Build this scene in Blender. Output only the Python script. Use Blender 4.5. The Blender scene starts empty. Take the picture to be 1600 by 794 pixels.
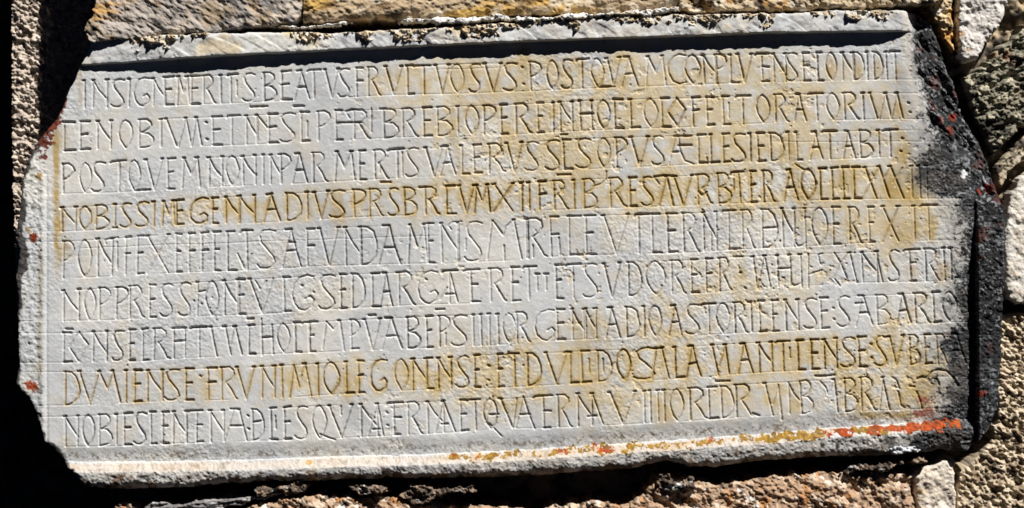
import bpy, math
import numpy as np
from mathutils import Vector

# ------------------------------------------------------------------ camera, sky, sun, exposure
S = 0.001                                   # metres per layout unit (the tablet is about 1.55 m wide)
CX, CY, EYE = 800.0, 397.0, 1.7             # layout centre, height of that centre above the ground
scene = bpy.context.scene
cam_d = bpy.data.cameras.new("camera")
cam = bpy.data.objects.new("camera", cam_d)
scene.collection.objects.link(cam)
DIST = 3.2
cam_d.sensor_width = 36.0
cam_d.lens = 36.0 * DIST / 1.6
cam_d.clip_start = 0.05
cam_d.clip_end = 200.0
cam.location = (0.0, -DIST, EYE)
cam.rotation_euler = (math.radians(90), 0, 0)
scene.camera = cam

SUN = Vector((0.43, -0.55, 0.90)).normalized()
world = bpy.data.worlds.new("World")
scene.world = world
world.use_nodes = True
wn = world.node_tree.nodes
sky = wn.new("ShaderNodeTexSky")
sky.sky_type = 'NISHITA'
sky.sun_disc = False
sky.sun_elevation = math.asin(SUN.z)
sky.sun_rotation = math.atan2(SUN.x, SUN.y)
sky.altitude = 2500.0
sky.air_density = 0.02
sky.dust_density = 0.0
sky.ozone_density = 1.0
bg = wn.get("Background") or wn.new("ShaderNodeBackground")
bg.inputs["Strength"].default_value = 0.05
world.node_tree.links.new(sky.outputs[0], bg.inputs["Color"])
sun_d = bpy.data.lights.new("sun", 'SUN')
sun_d.energy = 5.0
sun_d.angle = math.radians(0.5)
sun_d.color = (1.0, 0.965, 0.91)
sun_o = bpy.data.objects.new("sun", sun_d)
scene.collection.objects.link(sun_o)
sun_o.rotation_euler = SUN.to_track_quat('Z', 'Y').to_euler()
sun_o.location = SUN * 10
vs = scene.view_settings
vs.view_transform = 'Standard'
vs.look = 'None'
vs.exposure = 0.40
vs.gamma = 1.0
vs.use_curve_mapping = False

# ------------------------------------------------------------------ noise and shape helpers
def _h(ix, iy, seed):
    with np.errstate(over='ignore'):
        h = (ix.astype(np.int64) * 374761393 + iy.astype(np.int64) * 668265263 + seed * 974634777) & 0xffffffff
        h = ((h ^ (h >> 13)) * 1274126177) & 0xffffffff
        h = ((h ^ (h >> 16)) * 2246822519) & 0xffffffff
        h = h ^ (h >> 15)
    return (h & 0xffffff).astype(np.float32) / 16777215.0

def vn(x, y, seed):                          # value noise, -1..1
    xi = np.floor(x); yi = np.floor(y)
    fx = (x - xi).astype(np.float32); fy = (y - yi).astype(np.float32)
    fx = fx * fx * (3 - 2 * fx); fy = fy * fy * (3 - 2 * fy)
    xi = xi.astype(np.int64); yi = yi.astype(np.int64)
    a = _h(xi, yi, seed); b = _h(xi + 1, yi, seed); c = _h(xi, yi + 1, seed); d = _h(xi + 1, yi + 1, seed)
    return (a + (b - a) * fx) * (1 - fy) * 2 + (c + (d - c) * fx) * fy * 2 - 1

def fbm(x, y, cell, octs, seed, gain=0.5, rot=0.0, ax=1.0, ay=1.0):
    c, s = math.cos(rot), math.sin(rot)
    u = (x * c + y * s) / ax; v = (-x * s + y * c) / ay
    r = np.zeros(x.shape, np.float32); a = 1.0; t = 0.0
    for o in range(octs):
        r += a * vn(u / cell + 17.3 * o, v / cell + 5.1 * o, seed + 31 * o)
        t += a; a *= gain; cell *= 0.5
    return r / t

def ridge(x, y, cell, octs, seed, **k):
    return 1 - 2 * np.abs(fbm(x, y, cell, octs, seed, **k))

def worley(x, y, cell, seed):                # distance to nearest and second nearest random point, and the cell's random value
    u = x / cell; v = y / cell
    xi = np.floor(u).astype(np.int64); yi = np.floor(v).astype(np.int64)
    f1 = np.full(x.shape, 9.0, np.float32); f2 = f1.copy(); idv = np.zeros(x.shape, np.float32)
    for dx in (-1, 0, 1):
        for dy in (-1, 0, 1):
            cx = xi + dx; cy = yi + dy
            px = cx + _h(cx, cy, seed); py = cy + _h(cx, cy, seed + 7)
            d = np.hypot(px - u, py - v).astype(np.float32)
            nid = _h(cx, cy, seed + 13)
            near = d < f1
            f2 = np.where(near, f1, np.minimum(f2, d))
            idv = np.where(near, nid, idv)
            f1 = np.where(near, d, f1)
    return f1, f2, idv

def sm(a, b, x):
    t = np.clip((x - a) / (b - a), 0, 1)
    return t * t * (3 - 2 * t)

def polydist(X, Y, poly):                    # signed distance, positive inside
    p = np.asarray(poly, np.float32)
    d2 = np.full(X.shape, 1e12, np.float32); ins = np.zeros(X.shape, bool)
    n = len(p)
    for i in range(n):
        ax, ay = p[i]; bx, by = p[(i + 1) % n]
        ex, ey = bx - ax, by - ay
        t = np.clip(((X - ax) * ex + (Y - ay) * ey) / (ex * ex + ey * ey + 1e-9), 0, 1)
        d2 = np.minimum(d2, (X - ax - t * ex) ** 2 + (Y - ay - t * ey) ** 2)
        if ay != by:
            c = ((ay > Y) != (by > Y)) & (X < ex * (Y - ay) / (by - ay) + ax)
            ins ^= c
    d = np.sqrt(d2)
    return np.where(ins, d, -d)

def mix(a, b, t):
    return a * (1 - t[..., None]) + b * t[..., None]

def col(r, g, b):
    return np.array((r, g, b), np.float32)

# ------------------------------------------------------------------ materials
def material(name, rough, grain, bump, scale, spec=0.3):
    m = bpy.data.materials.new(name)
    m.use_nodes = True
    nt = m.node_tree; N = nt.nodes; L = nt.links
    b = N.get("Principled BSDF")
    b.inputs["Roughness"].default_value = rough
    b.inputs["Specular IOR Level"].default_value = spec
    at = N.new("ShaderNodeAttribute"); at.attribute_name = "stone_colour"
    tc = N.new("ShaderNodeTexCoord")
    nz = N.new("ShaderNodeTexNoise"); nz.inputs["Scale"].default_value = scale
    nz.inputs["Detail"].default_value = 6; nz.inputs["Roughness"].default_value = 0.7
    L.new(tc.outputs["Object"], nz.inputs["Vector"])
    mr = N.new("ShaderNodeMapRange")
    mr.inputs["From Min"].default_value = 0.3; mr.inputs["From Max"].default_value = 0.7
    mr.inputs["To Min"].default_value = 1 - grain; mr.inputs["To Max"].default_value = 1 + grain
    L.new(nz.outputs["Fac"], mr.inputs["Value"])
    mx = N.new("ShaderNodeVectorMath"); mx.operation = 'SCALE'
    L.new(at.outputs["Color"], mx.inputs[0]); L.new(mr.outputs["Result"], mx.inputs["Scale"])
    L.new(mx.outputs["Vector"], b.inputs["Base Color"])
    bp = N.new("ShaderNodeBump"); bp.inputs["Strength"].default_value = bump
    bp.inputs["Distance"].default_value = 0.001
    L.new(nz.outputs["Fac"], bp.inputs["Height"])
    L.new(bp.outputs["Normal"], b.inputs["Normal"])
    return m

M_MARBLE = material("weathered_marble", 0.62, 0.06, 0.5, 500, 0.3)
M_STONE = material("rough_stone", 0.9, 0.18, 0.9, 350, 0.15)
M_MORTAR = material("lime_mortar", 0.95, 0.15, 0.9, 420, 0.1)
M_CRUST = material("lichen_crust", 0.85, 0.25, 0.9, 420, 0.2)

# ------------------------------------------------------------------ mesh builders
def empty(name, loc, label, cat):
    o = bpy.data.objects.new(name, None)
    scene.collection.objects.link(o)
    o.location = loc; o.empty_display_size = 0.1
    o["label"] = label; o["category"] = cat
    return o

def grid_mesh(name, X, Y, Zd, C, faces, mat, parent, label=None):
    """one mesh from a height field: X, Y layout units, Zd relief towards the viewer, faces = mask of the quads kept"""
    h, w = X.shape
    idx = np.arange(h * w).reshape(h, w)
    a = idx[:-1, :-1][faces]; b = idx[:-1, 1:][faces]; c = idx[1:, 1:][faces]; d = idx[1:, :-1][faces]
    q = np.stack([a, d, c, b], 1)
    used = np.zeros(h * w, bool); used[q.ravel()] = True
    remap = np.cumsum(used) - 1
    q = remap[q].astype(np.int32)
    off = Vector((0, 0, 0)); up = parent
    while up: off = off + up.location; up = up.parent
    co = np.empty((int(used.sum()), 3), np.float32)
    co[:, 0] = (X.ravel()[used] - CX) * S - off.x
    co[:, 1] = -Zd.ravel()[used] * S - off.y
    co[:, 2] = (CY - Y.ravel()[used]) * S + EYE - off.z
    me = bpy.data.meshes.new(name)
    nv, nf = len(co), len(q)
    me.vertices.add(nv); me.vertices.foreach_set("co", co.ravel())
    me.loops.add(nf * 4); me.loops.foreach_set("vertex_index", q.ravel())
    me.polygons.add(nf)
    me.polygons.foreach_set("loop_start", np.arange(0, nf * 4, 4, dtype=np.int32))
    me.polygons.foreach_set("use_smooth", np.ones(nf, bool))
    me.update(calc_edges=True)
    ca = me.color_attributes.new("stone_colour", 'FLOAT_COLOR', 'POINT')
    cc = np.ones((nv, 4), np.float32)
    cc[:, :3] = np.clip(C.reshape(-1, 3)[used], 0.004, 0.9)
    ca.data.foreach_set("color", cc.ravel())
    me.materials.append(mat)
    o = bpy.data.objects.new(name, me)
    scene.collection.objects.link(o)
    if parent: o.parent = parent
    if label: o["label"] = label
    return o

def field(x0, x1, y0, y1, step):
    xs = np.arange(x0, x1 + step, step, dtype=np.float32); ys = np.arange(y0, y1 + step, step, dtype=np.float32)
    return np.meshgrid(xs, ys)

def quads(mask):
    return mask[:-1, :-1] & mask[:-1, 1:] & mask[1:, 1:] & mask[1:, :-1]

# ------------------------------------------------------------------ the inscription, stroke by stroke
CAP = [([132,345,600,830,900,1045,1200,1400],[126,117.5,104,97.5,93,87,84,80.5]),
 ([100,230,370,500,650,800,960,1100,1280,1410],[191,187,181,174.5,169,163,156,152,146,145]),
 ([100,200,350,470,600,760,900,1100,1280,1390],[257,251,245,240,234,226,217.5,210.5,206,203]),
 ([100,280,400,550,750,900,1050,1150,1300,1440],[324.5,313,304.5,297,289,281,275.5,269.5,262.5,259]),
 ([100,220,390,480,670,790,880,1050,1220,1380,1450],[377.5,369,360.5,357.5,350,344.5,338,334,326,323,321]),
 ([100,230,390,530,690,790,890,1080,1210,1350,1480],[454,446,436,429,424,419,414,406,399,394,387.5]),
 ([100,220,400,550,670,790,870,1050,1210,1340,1480],[520.5,515,508,500,494.5,490,484,477.5,470,462.5,456]),
 ([100,220,400,550,690,790,870,1050,1210,1360,1480],[581,579,573,565,559,553,551,542.5,534.5,526,522]),
 ([100,220,400,480,640,780,900,1050,1180,1350,1450],[651,645,639.5,634.5,629,623,616,609,600,590,588])]
BASE = [([130,345,590,830,910,1045,1200,1400],[169.5,161,149,141,137.5,132,127.5,123]),
 ([100,370,500,680,800,960,1100,1280,1410],[235,225.5,220,212,209,201,196,188,184.5]),
 ([100,250,350,470,600,760,900,1100,1280,1390],[302,296,290,285.5,279,270,264,254.5,249,244.5]),
 ([100,280,400,550,750,900,1050,1150,1300,1440],[361,351,347,339,332.5,325.5,320.5,317,311,309]),
 ([100,220,390,480,670,790,880,1050,1220,1380,1450],[434.5,427.5,421,415.5,411,406,399,394,386,377.5,374.5]),
 ([100,230,390,530,690,790,890,1080,1210,1350,1480],[501,496,490.5,482,474,470.5,466,458,447.5,441,437.5]),
 ([100,220,400,550,670,790,870,1050,1210,1340,1480],[566,563,552.5,547.5,543,537,531,524,517.5,509.5,502.5]),
 ([100,220,400,550,690,790,870,1050,1210,1360,1480],[633,627,622.5,614,607,604,600,591,580,572.5,567]),
 ([100,220,400,480,640,780,900,1050,1180,1350,1450],[697.5,694.5,687.5,686,679,669,666,657.5,650,642,637])]

OV = [(.5,0),(.72,.08),(.9,.25),(1,.46),(.92,.68),(.75,.87),(.52,1),(.3,.85),(.1,.65),(0,.42),(.1,.2),(.28,.06),(.5,0)]
GL = {
 'I': [[(.5,0),(.5,1)]], 'N': [[(0,0),(0,1)],[(0,.02),(.45,.38),(1,.7)],[(1,0),(1,1)]],
 'M': [[(.14,0),(0,1)],[(.14,0),(.5,.55)],[(.86,0),(.5,.55)],[(.86,0),(1,1)]],
 'E': [[(0,0),(0,1)],[(-.05,0),(1,0)],[(.02,.46),(.75,.45)],[(0,1),(1,1)]],
 'F': [[(0,0),(0,1)],[(-.05,0),(1,0)],[(0,.46),(.9,.45)]],
 'C': [[(0,0),(0,1)],[(-.1,0),(.9,0)],[(0,1),(1,1)]],
 'L': [[(0,0),(0,1)],[(0,1),(1,1)]],
 'R': [[(0,0),(0,1)],[(-.1,0),(.5,.0),(.75,.1),(.78,.24),(.6,.38),(.3,.47)],[(.3,.47),(.6,.7),(.85,.95),(1,1)]],
 'P': [[(0,0),(0,1)],[(-.1,0),(.5,0),(.9,.1),(1,.24),(.75,.4),(.35,.5),(0,.53)]],
 'B': [[(0,0),(0,1)],[(-.08,0),(.5,0),(.8,.1),(.82,.24),(.6,.38),(.15,.47)],[(.15,.47),(.6,.5),(.95,.66),(1,.8),(.8,.95),(.4,1),(0,1)]],
 'D': [[(0,0),(0,1)],[(-.1,0),(.4,.02),(.75,.15),(.95,.4),(1,.6),(.88,.8),(.6,.95),(.3,1),(0,1)]],
 'S': [[(1,.05),(.7,0),(.35,.02),(.14,.13),(.25,.32),(.55,.5),(.88,.7),(.95,.84),(.8,.96),(.5,1),(.15,.97),(0,.9)]],
 'O': [OV], 'Q': [OV,[(.52,1),(1.1,1.02)]], 'V': [[(0,0),(.52,1)],[(1,0),(.52,1)]],
 'A': [[(.47,.02),(0,1)],[(.2,0),(.5,0)],[(.5,0),(.72,.5),(1,1)],[(.22,.58),(.72,.57)]],
 'X': [[(0,0),(1,1)],[(1,0),(0,1)]], 'H': [[(0,0),(0,1)],[(1,0),(1,1)],[(0,.45),(1,.43)]],
 'U': [[(0,0),(0,.9),(.3,1),(.75,.98),(1,.92)],[(1,0),(1,1.08)]],
 'K': [[(.5,0),(1,.42)],[(1,.42),(.5,1)],[(.5,1),(0,.5)],[(0,.5),(.5,0)]],
 'G': [[(1,.03),(.7,-.02),(.35,.05),(.1,.25),(0,.5),(.1,.78),(.35,.96),(.6,1),(.9,.88),(1,.7),(.85,.58),(.62,.66)]],
 'c': [[(1,0),(.65,-.02),(.3,.08),(.05,.35),(.05,.6),(.3,.88),(.65,1),(1,.95)]],
 'b': [[(0,0),(1,1)]], 'f': [[(1,0),(0,1)]],
}
SERIF = {'I': [(.5,0)], 'N': [(0,0),(1,0)], 'M': [(.14,0),(.86,0)], 'V': [(0,0),(1,0)], 'H': [(0,0),(1,0)], 'X': [(0,0),(1,0)],
         'L': [(0,0)], 'U': [(0,0),(1,0)], 'b': [(0,0)]}
# each strip: row, x offset, y offset, glyphs as "kind left right" in quarter units; T has bar left, bar right, stem; ~ is a free stroke; . a point
TXT = [
(0,80,95,"I 200 212|N 262 348|S 375 455|I 480 490|G 515 612|N 638 706|E 712 762|M 785 862|E 875 925|R 952 1025|I 1055 1062|T 1105 1165 1124|~1160 125 1160 215|S 1195 1275|~1245 290 1350 285|B 1330 1405|E 1440 1500|~1515 285 1575 283"),
(0,430,80,"A 118 212|T 205 285 240|V 312 392|S 392 465|F 508 548|R 582 655|V 690 790|C 825 865|T 868 970 930|V 1000 1085|O 1092 1180|S 1210 1280|V 1310 1410|S 1425 1510|.1540 100|.1550 205"),
(0,780,70,"P 192 262|O 295 368|S 385 458|T 485 560 518|O 575 652|~620 265 720 262|V 672 755|A 760 865|M 915 1040|c 1050 1165|O 1160 1258|N 1277 1358|P 1352 1420"),
(0,1100,60,"L 165 215|V 210 295|T 322 405 362|~362 175 405 180|~362 270 405 268|N 437 510|S 510 585|E 622 658|C 710 738|O 760 828|N 866 932|D 937 1000|I 1015 1025|D 1062 1118|I 1135 1145|T 1160 1225 1195"),
(1,80,160,"C 80 150|E 182 238|N 288 372|O 420 510|B 550 640|I 682 690|b 715 785|f 792 842|b 838 876|f 876 905|b 905 940|.965 125|.970 230|E 1008 1065|T 1095 1180 1128|N 1220 1284|~1290 85 1355 165|~1290 85 1290 245|E 1360 1415|S 1428 1525|C 1565 1615|~1600 120 1600 215"),
(1,430,145,"~115 86 178 85|P 268 345|E 380 420|~380 190 540 186|~440 122 465 158|~440 120 480 105 545 108|R 495 590|~600 98 600 245|B 677 770|~655 102 690 100|R 798 888|E 927 975|B 1015 1105|I 1140 1142|O 1185 1272|P 1307 1380|E 1412 1448|R 1505 1600"),
(1,780,135,"E 10 50|R 105 195|E 240 275|I 332 345|N 382 458|H 505 578|O 612 692|C 722 775|L 820 875|O 902 990|C 1018 1068|K 1058 1165|F 1210 1250"),
(1,1100,122,"E 20 60|C 120 160|~155 155 155 250|T 200 290 244|O 327 412|R 447 525|A 560 635|T 655 745 705|O 765 845|R 877 965|I 990 1000|b 1035 1085|f 1095 1132|b 1132 1172|f 1172 1205|b 1205 1240|.1275 155|.1285 213"),
(2,80,230,"P 72 140|O 175 250|S 250 335|T 370 465 425|O 480 556|~520 272 615 266|V 592 695|E 728 770|M 815 930|N 985 1068|O 1090 1172|N 1197 1278|I 1322 1330|N 1372 1436|P 1438 1495|A 1505 1600"),
(2,430,210,"R 237 325|M 372 495|E 527 562|R 622 705|~655 185 655 240|T 705 800 762|~792 110 795 260|S 812 895|V 940 1042|A 1030 1125|L 1167 1210|E 1242 1285|R 1337 1435|V 1447 1540"),
(2,780,195,"S 160 245|S 285 378|~385 63 425 62|C 402 455|S 478 572|O 610 695|P 732 800|V 822 930|S 948 1030|f 1060 1102|~1080 172 1122 170|~1090 72 1200 70|~1120 130 1200 128|~1120 75 1130 160 1160 225 1215 245|C 1248 1298|~1298 245 1298 205"),
(2,1100,180,"L 42 92|E 122 160|S 172 262|I 285 295|E 337 380|D 417 497|I 522 532|L 578 612|A 660 738|T 740 830 787|A 868 942|B 977 1055|I 1085 1097|T 1125 1208 1165|.1237 145|.1228 225"),
(3,80,290,"N 68 152|O 172 250|B 280 360|I 393 398|~385 265 408 265|S 432 497|S 525 608|I 638 644|M 692 772|E 782 825|G 865 975|E 1008 1040|N 1092 1172|N 1178 1272|A 1325 1430|D 1472 1567"),
(3,430,275,"I 198 205|V 242 330|S 335 437|P 492 565|R 592 675|S 702 772|B 807 885|R 937 1025|~900 72 945 70|C 1072 1127|V 1148 1242|M 1245 1340|X 1367 1485|~660 40 720 40"),
(3,780,258,"I 138 146|I 183 190|F 250 292|R 342 425|I 463 470|B 530 607|~585 135 640 118 665 90 668 40|~365 62 445 60|R 695 790|E 817 857|S 885 962|~968 75 1000 120|~968 75 1030 66 1105 70|f 1000 1048|b 1045 1085|V 1090 1202|R 1242 1330|~1245 165 1270 190 1295 170"),
(3,1100,240,"B 87 167|~185 160 185 230|T 165 250 222|E 292 326|R 372 440|A 500 582|O 605 697|~570 68 620 100 660 112|C 727 768|C 802 838|C 870 905|C 937 980|b 1005 1082|~1040 180 1095 92|b 1095 1162|~1120 160 1165 90|b 1165 1250|~990 280 1040 190|~1180 180 1240 90|I 1298 1304|I 1345 1350|I 1390 1396"),
(4,80,355,"P 77 140|O 165 252|N 292 380|~340 105 335 85 365 72 415 65|~410 95 412 265|F 464 494|E 540 578|X 602 735|E 782 815|F 862 897|F 942 980|E 1018 1056|C 1103 1152|T 1185 1260 1222|~1165 168 1210 262|~1252 170 1210 262|S 1287 1402"),
(4,430,335,"A 42 160|~80 175 122 175|F 202 245|V 277 395|N 440 532|D 537 637|A 645 782|M 828 950|E 957 992|N 1040 1142|~1100 95 1080 70 1110 50 1165 47|~1145 50 1147 290|S 1182 1292|~1190 155 1190 220|~1355 40 1325 280|~1360 40 1425 130|~1425 130 1440 80 1490 35|b 1492 1542|~1430 195 1432 290|I 1578 1584"),
(4,780,318,"R 172 298|~210 260 212 335|F 322 376|~372 215 380 320|C 437 517|E 542 602|V 652 805|T 845 938 873|C 957 1012|E 1052 1112|R 1152 1248|N 1277 1358|~1325 180 1325 290"),
(4,1100,300,"T 115 195 155|~155 358 235 355|R 240 315|D 367 460|~370 227 450 222|N 490 565|U 567 632|O 672 772|E 807 852|R 907 987|E 1030 1062|X 1117 1217|I 1312 1318|T 1355 1457 1405"),
(5,80,425,"N 77 172|O 205 277|P 302 370|P 408 482|R 492 582|E 617 652|S 682 758|S 792 872|I 905 922|~925 125 965 118|O 965 1045|N 1082 1165|E 1172 1208|b 1240 1318|~1275 55 1308 110|~1308 110 1345 55|f 1318 1385|C 1455 1497|~90 357 132 358"),
(5,430,405,"G 105 240|.165 165|.238 205|S 270 375|E 407 442|D 482 562|C 607 655|A 655 732|R 775 872|~755 85 790 82|G 892 1015|.940 125|T 1045 1140 1090|~1090 75 1140 268|~1075 180 1030 255|~1065 220 1125 218|T 1182 1276 1225|~1225 158 1262 158|~1225 265 1280 265|R 1345 1440|~1005 315 1055 313"),
(5,780,388,"E 80 127|T 150 232 187|~237 160 238 265|~225 162 250 162|~292 160 294 260|~280 162 305 162|E 357 395|T 420 512 462|S 522 614|V 652 755|D 808 890|O 915 1037|R 1077 1165|E 1202 1242|F 1295 1332|R 1377 1450|~1465 54 1520 52|.1505 150"),
(5,1100,370,".222 225|.255 320|b 305 335|f 335 380|b 380 414|H 460 540|U 542 608|~652 108 652 320|~740 105 715 115 722 160 735 175|~735 210 655 238|~790 210 735 305|~815 102 855 165 895 262|~905 100 855 165 812 260|~812 260 855 312|~855 312 895 262|b 910 957|N 990 1085|b 1075 1115|S 1150 1222|T 1250 1350 1290|~1290 165 1325 162|~1290 278 1325 276|R 1387 1470|I 1498 1504|I 1543 1549"),
(6,80,490,"C 77 127|K 115 232|N 264 348|S 382 450|E 490 522|C 572 607|R 642 737|H 765 835|~755 95 820 90|T 870 965 925|b 998 1037|b 1085 1120|~1120 195 1142 90|b 1147 1190|C 1237 1270|~1225 35 1262 33|~1312 35 1318 262|~1318 150 1380 148|~1378 70 1386 255|O 1410 1492|C 1525 1560"),
(6,430,475,"T 170 265 213|E 215 247|~320 110 295 285|~320 112 365 160|~365 160 397 112|b 402 432|P 472 527|~475 282 520 280|V 557 657|~585 72 625 70|A 665 792|B 827 907|E 947 982|P 1027 1092|~1065 185 1065 258|S 1097 1197|I 1235 1240|I 1284 1289|I 1337 1342|I 1390 1395|O 1422 1502|R 1512 1592"),
(6,780,455,"G 222 347|E 362 410|N 457 530|N 540 605|A 662 752|D 797 877|I 903 908|O 932 1015|A 1058 1142|S 1162 1252|T 1265 1352 1312|O 1357 1442"),
(6,1120,435,"R 112 190|I 213 219|C 267 302|E 347 382|N 432 508|S 542 625|E 652 697|.725 185|.730 255|S 752 830|A 866 972|~868 158 920 155|B 1002 1082|A 1120 1212|R 1240 1332|C 1357 1397|O 1410 1502"),
(7,80,555,"D 87 177|V 177 300|~300 105 350 210|~385 112 350 210|b 385 432|I 460 472|E 522 562|N 602 694|S 707 802|E 840 888|.930 130|F 980 1032|R 1064 1162|V 1162 1267|N 1317 1395|I 1438 1444|~1515 65 1490 265|~1515 65 1550 200"),
(7,430,540,"~185 120 155 200|b 185 225|I 263 270|O 297 402|L 445 490|E 520 555|G 595 697|O 745 830|N 862 945|C 950 985|N 1020 1098|S 1127 1212|E 1247 1277|.1330 125|.1330 215|E 1392 1422|T 1450 1522 1494"),
(7,780,520,"D 177 262|V 292 422|L 445 490|~405 127 450 126|C 517 570|~560 165 562 245|D 617 705|~648 165 650 245|O 732 822|S 842 975|b 1015 1062|~968 100 1020 98|f 955 980|L 1100 1157|A 1165 1257|b 1330 1372|~1375 205 1410 90|b 1412 1437"),
(7,1120,500,"A 130 222|N 265 345|T 370 457 415|~455 175 457 235|C 507 547|E 592 637|N 672 748|S 772 867|E 887 932|.960 150|.965 235|S 985 1062|V 1077 1165|B 1207 1272|E 1305 1337|R 1377 1442|A 1455 1552"),
(8,80,620,"N 87 165|O 190 270|B 300 380|I 403 409|E 457 502|S 517 592|C 622 652|E 697 732|N 762 845|T 855 942 908|~908 178 942 176|~908 283 945 280|N 997 1078|f 1082 1140|~1120 78 1172 78|b 1172 1222|~1118 183 1190 182|.1225 118|.1230 200|D 1257 1330|~1260 160 1310 152|C 1372 1407|~1400 120 1402 200|E 1457 1497|S 1522 1602"),
(8,430,605,"O 230 320|~280 295 330 315 375 330|V 337 482|~410 120 412 172|N 537 640|b 637 677|f 582 640|~610 265 655 263|.695 160|.700 238|T 695 800 742|~742 190 785 190|~742 298 780 296|R 832 917|N 952 1052|b 1052 1125|f 1000 1050|~1040 232 1078 230|E 1160 1202|T 1205 1282 1252|O 1300 1390|~1340 230 1380 272 1415 308|b 1410 1482|f 1485 1510"),
(8,780,590,"~-85 285 -40 120|~-60 232 -5 230|b 5 85|~150 120 185 230 222 322|~130 233 190 230|f 105 150|T 215 330 276|~276 210 322 210|~276 315 318 314|R 368 450|N 492 580|b 580 652|~555 245 605 240|V 690 850|I 904 909|I 945 950|I 989 994|I 1030 1035|O 1066 1152|R 1192 1297|C 1310 1365|D 1390 1467"),
(8,1120,565,"~-5 125 80 122|R 122 225|~225 325 265 338|b 300 350|~350 265 385 150|~383 145 395 250 408 365|~448 135 480 200 520 245|~450 140 455 325|B 525 602|~615 92 680 92 735 85|~645 125 680 160 695 205|~695 205 735 125|b 735 757|B 800 880|R 902 992|b 1035 1080|f 1020 1040|~1100 100 1125 120 1140 165 1110 160|~1135 190 1150 270 1175 290|~1310 112 1345 65 1390 50 1440 62 1480 100 1510 150|~1255 108 1285 96 1320 108|~1330 130 1350 105 1380 112 1392 150 1385 178|~1250 190 1270 240 1285 300|~1345 222 1285 300|~1345 140 1330 125|~1205 155 1235 158"),
]

def strokes():
    rng = np.random.RandomState(5)
    out = []
    for row, ox, oy, toks in TXT:
        cx, cyv = CAP[row]; bx, byv = BASE[row]
        for tk in toks.split('|'):
            k = tk[0]
            if k in '~.':
                n = [float(v) for v in tk[1:].split()]
                p = [(ox + n[i] / 4, oy + n[i + 1] / 4) for i in range(0, len(n), 2)]
                if k == '.': p = [p[0], (p[0][0] + 1.5, p[0][1] + .8)]
                horiz = abs(p[0][1] - p[-1][1]) < .35 * abs(p[0][0] - p[-1][0])
                out.append((row, p, 2.5 if k == '.' or horiz else 2.0, 1.6 if horiz or k == '.' else 1.2))
                continue
            n = [float(v) for v in tk[1:].split()]
            x0, x1 = ox + n[0] / 4, ox + n[1] / 4
            xm = (x0 + x1) / 2
            lean = np.interp(xm, [100, 500, 1450], [-.6, .8, 2.0])
            def P(u, v):
                x = x0 + u * (x1 - x0) + (lean * (v - .5) if k not in 'bfVX' else 0)
                c = np.interp(x, cx, cyv); b = np.interp(x, bx, byv)
                return (x + rng.normal(0, .35), c + (b - c) * v + rng.normal(0, .35))
            if k == 'T':
                us = (n[2] - n[0]) / (n[1] - n[0])
                gl = [[(-.02, .05), (.12, 0), (1, 0)], [(us, 0), (us, 1)]]; sf = []
            else:
                gl = GL[k]; sf = SERIF.get(k, [])
            for st in gl:
                flat = abs(st[0][1] - st[-1][1]) < .1 and len(st) <= 3
                out.append((row, [P(*q) for q in st], (2.7 if flat else 2.05) * rng.uniform(.88, 1.12), 1.6 if flat else 1.3))
            for (u, v) in sf:
                q = P(u, v)
                out.append((row, [(q[0] - rng.uniform(1.6, 3.4), q[1] + .5), (q[0] + rng.uniform(.5, 1.6), q[1])], 2.5, 1.6))
    return out

# ------------------------------------------------------------------ the tablet
tablet = empty("inscribed_tablet", ((40 - CX) * S, 0.0, (CY - 765) * S + EYE),
               "white marble tablet carved with nine lines of Latin capitals, black crust along its right edge", "tablet")

OUT = [(141,64),(133,86),(122,104),(111,130),(100,152),(88,182),(76,196),(58,214),(44,240),(35,266),(29,300),(27,330),(21,365),(26,396),(22,430),
       (25,470),(24,520),(26,560),(21,600),(28,612),(42,622),(52,645),(60,664),(66,690),(84,706),(98,726),(112,748),(126,765),
       (200,768),(300,764),(360,758),(420,755),(500,754),(600,750),(700,750),(800,748),(900,741),(1000,734),(1040,722),(1075,731),(1120,733),(1200,722),
       (1300,716),(1400,716),(1470,706),(1512,708),(1540,676),(1558,636),(1563,560),(1568,430),(1571,340),(1556,270),(1537,220),(1518,185),(1505,145),
       (1488,105),(1474,62),(1462,36),(1440,20),(1410,14),(1300,16),(1200,20),(1060,22),(950,28),(850,32),(740,38),(640,44),(540,50),(440,50),(330,50),(230,56)]
X, Y = field(14, 1580, 6, 776, 1.0)
n_edge = fbm(X, Y, 14, 3, 3) * 2.4
D = polydist(X, Y, OUT) + n_edge
n_lo = fbm(X, Y, 180, 3, 11); n_md = fbm(X, Y, 24, 3, 12); n_fi = fbm(X, Y, 5, 2, 13)

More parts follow.
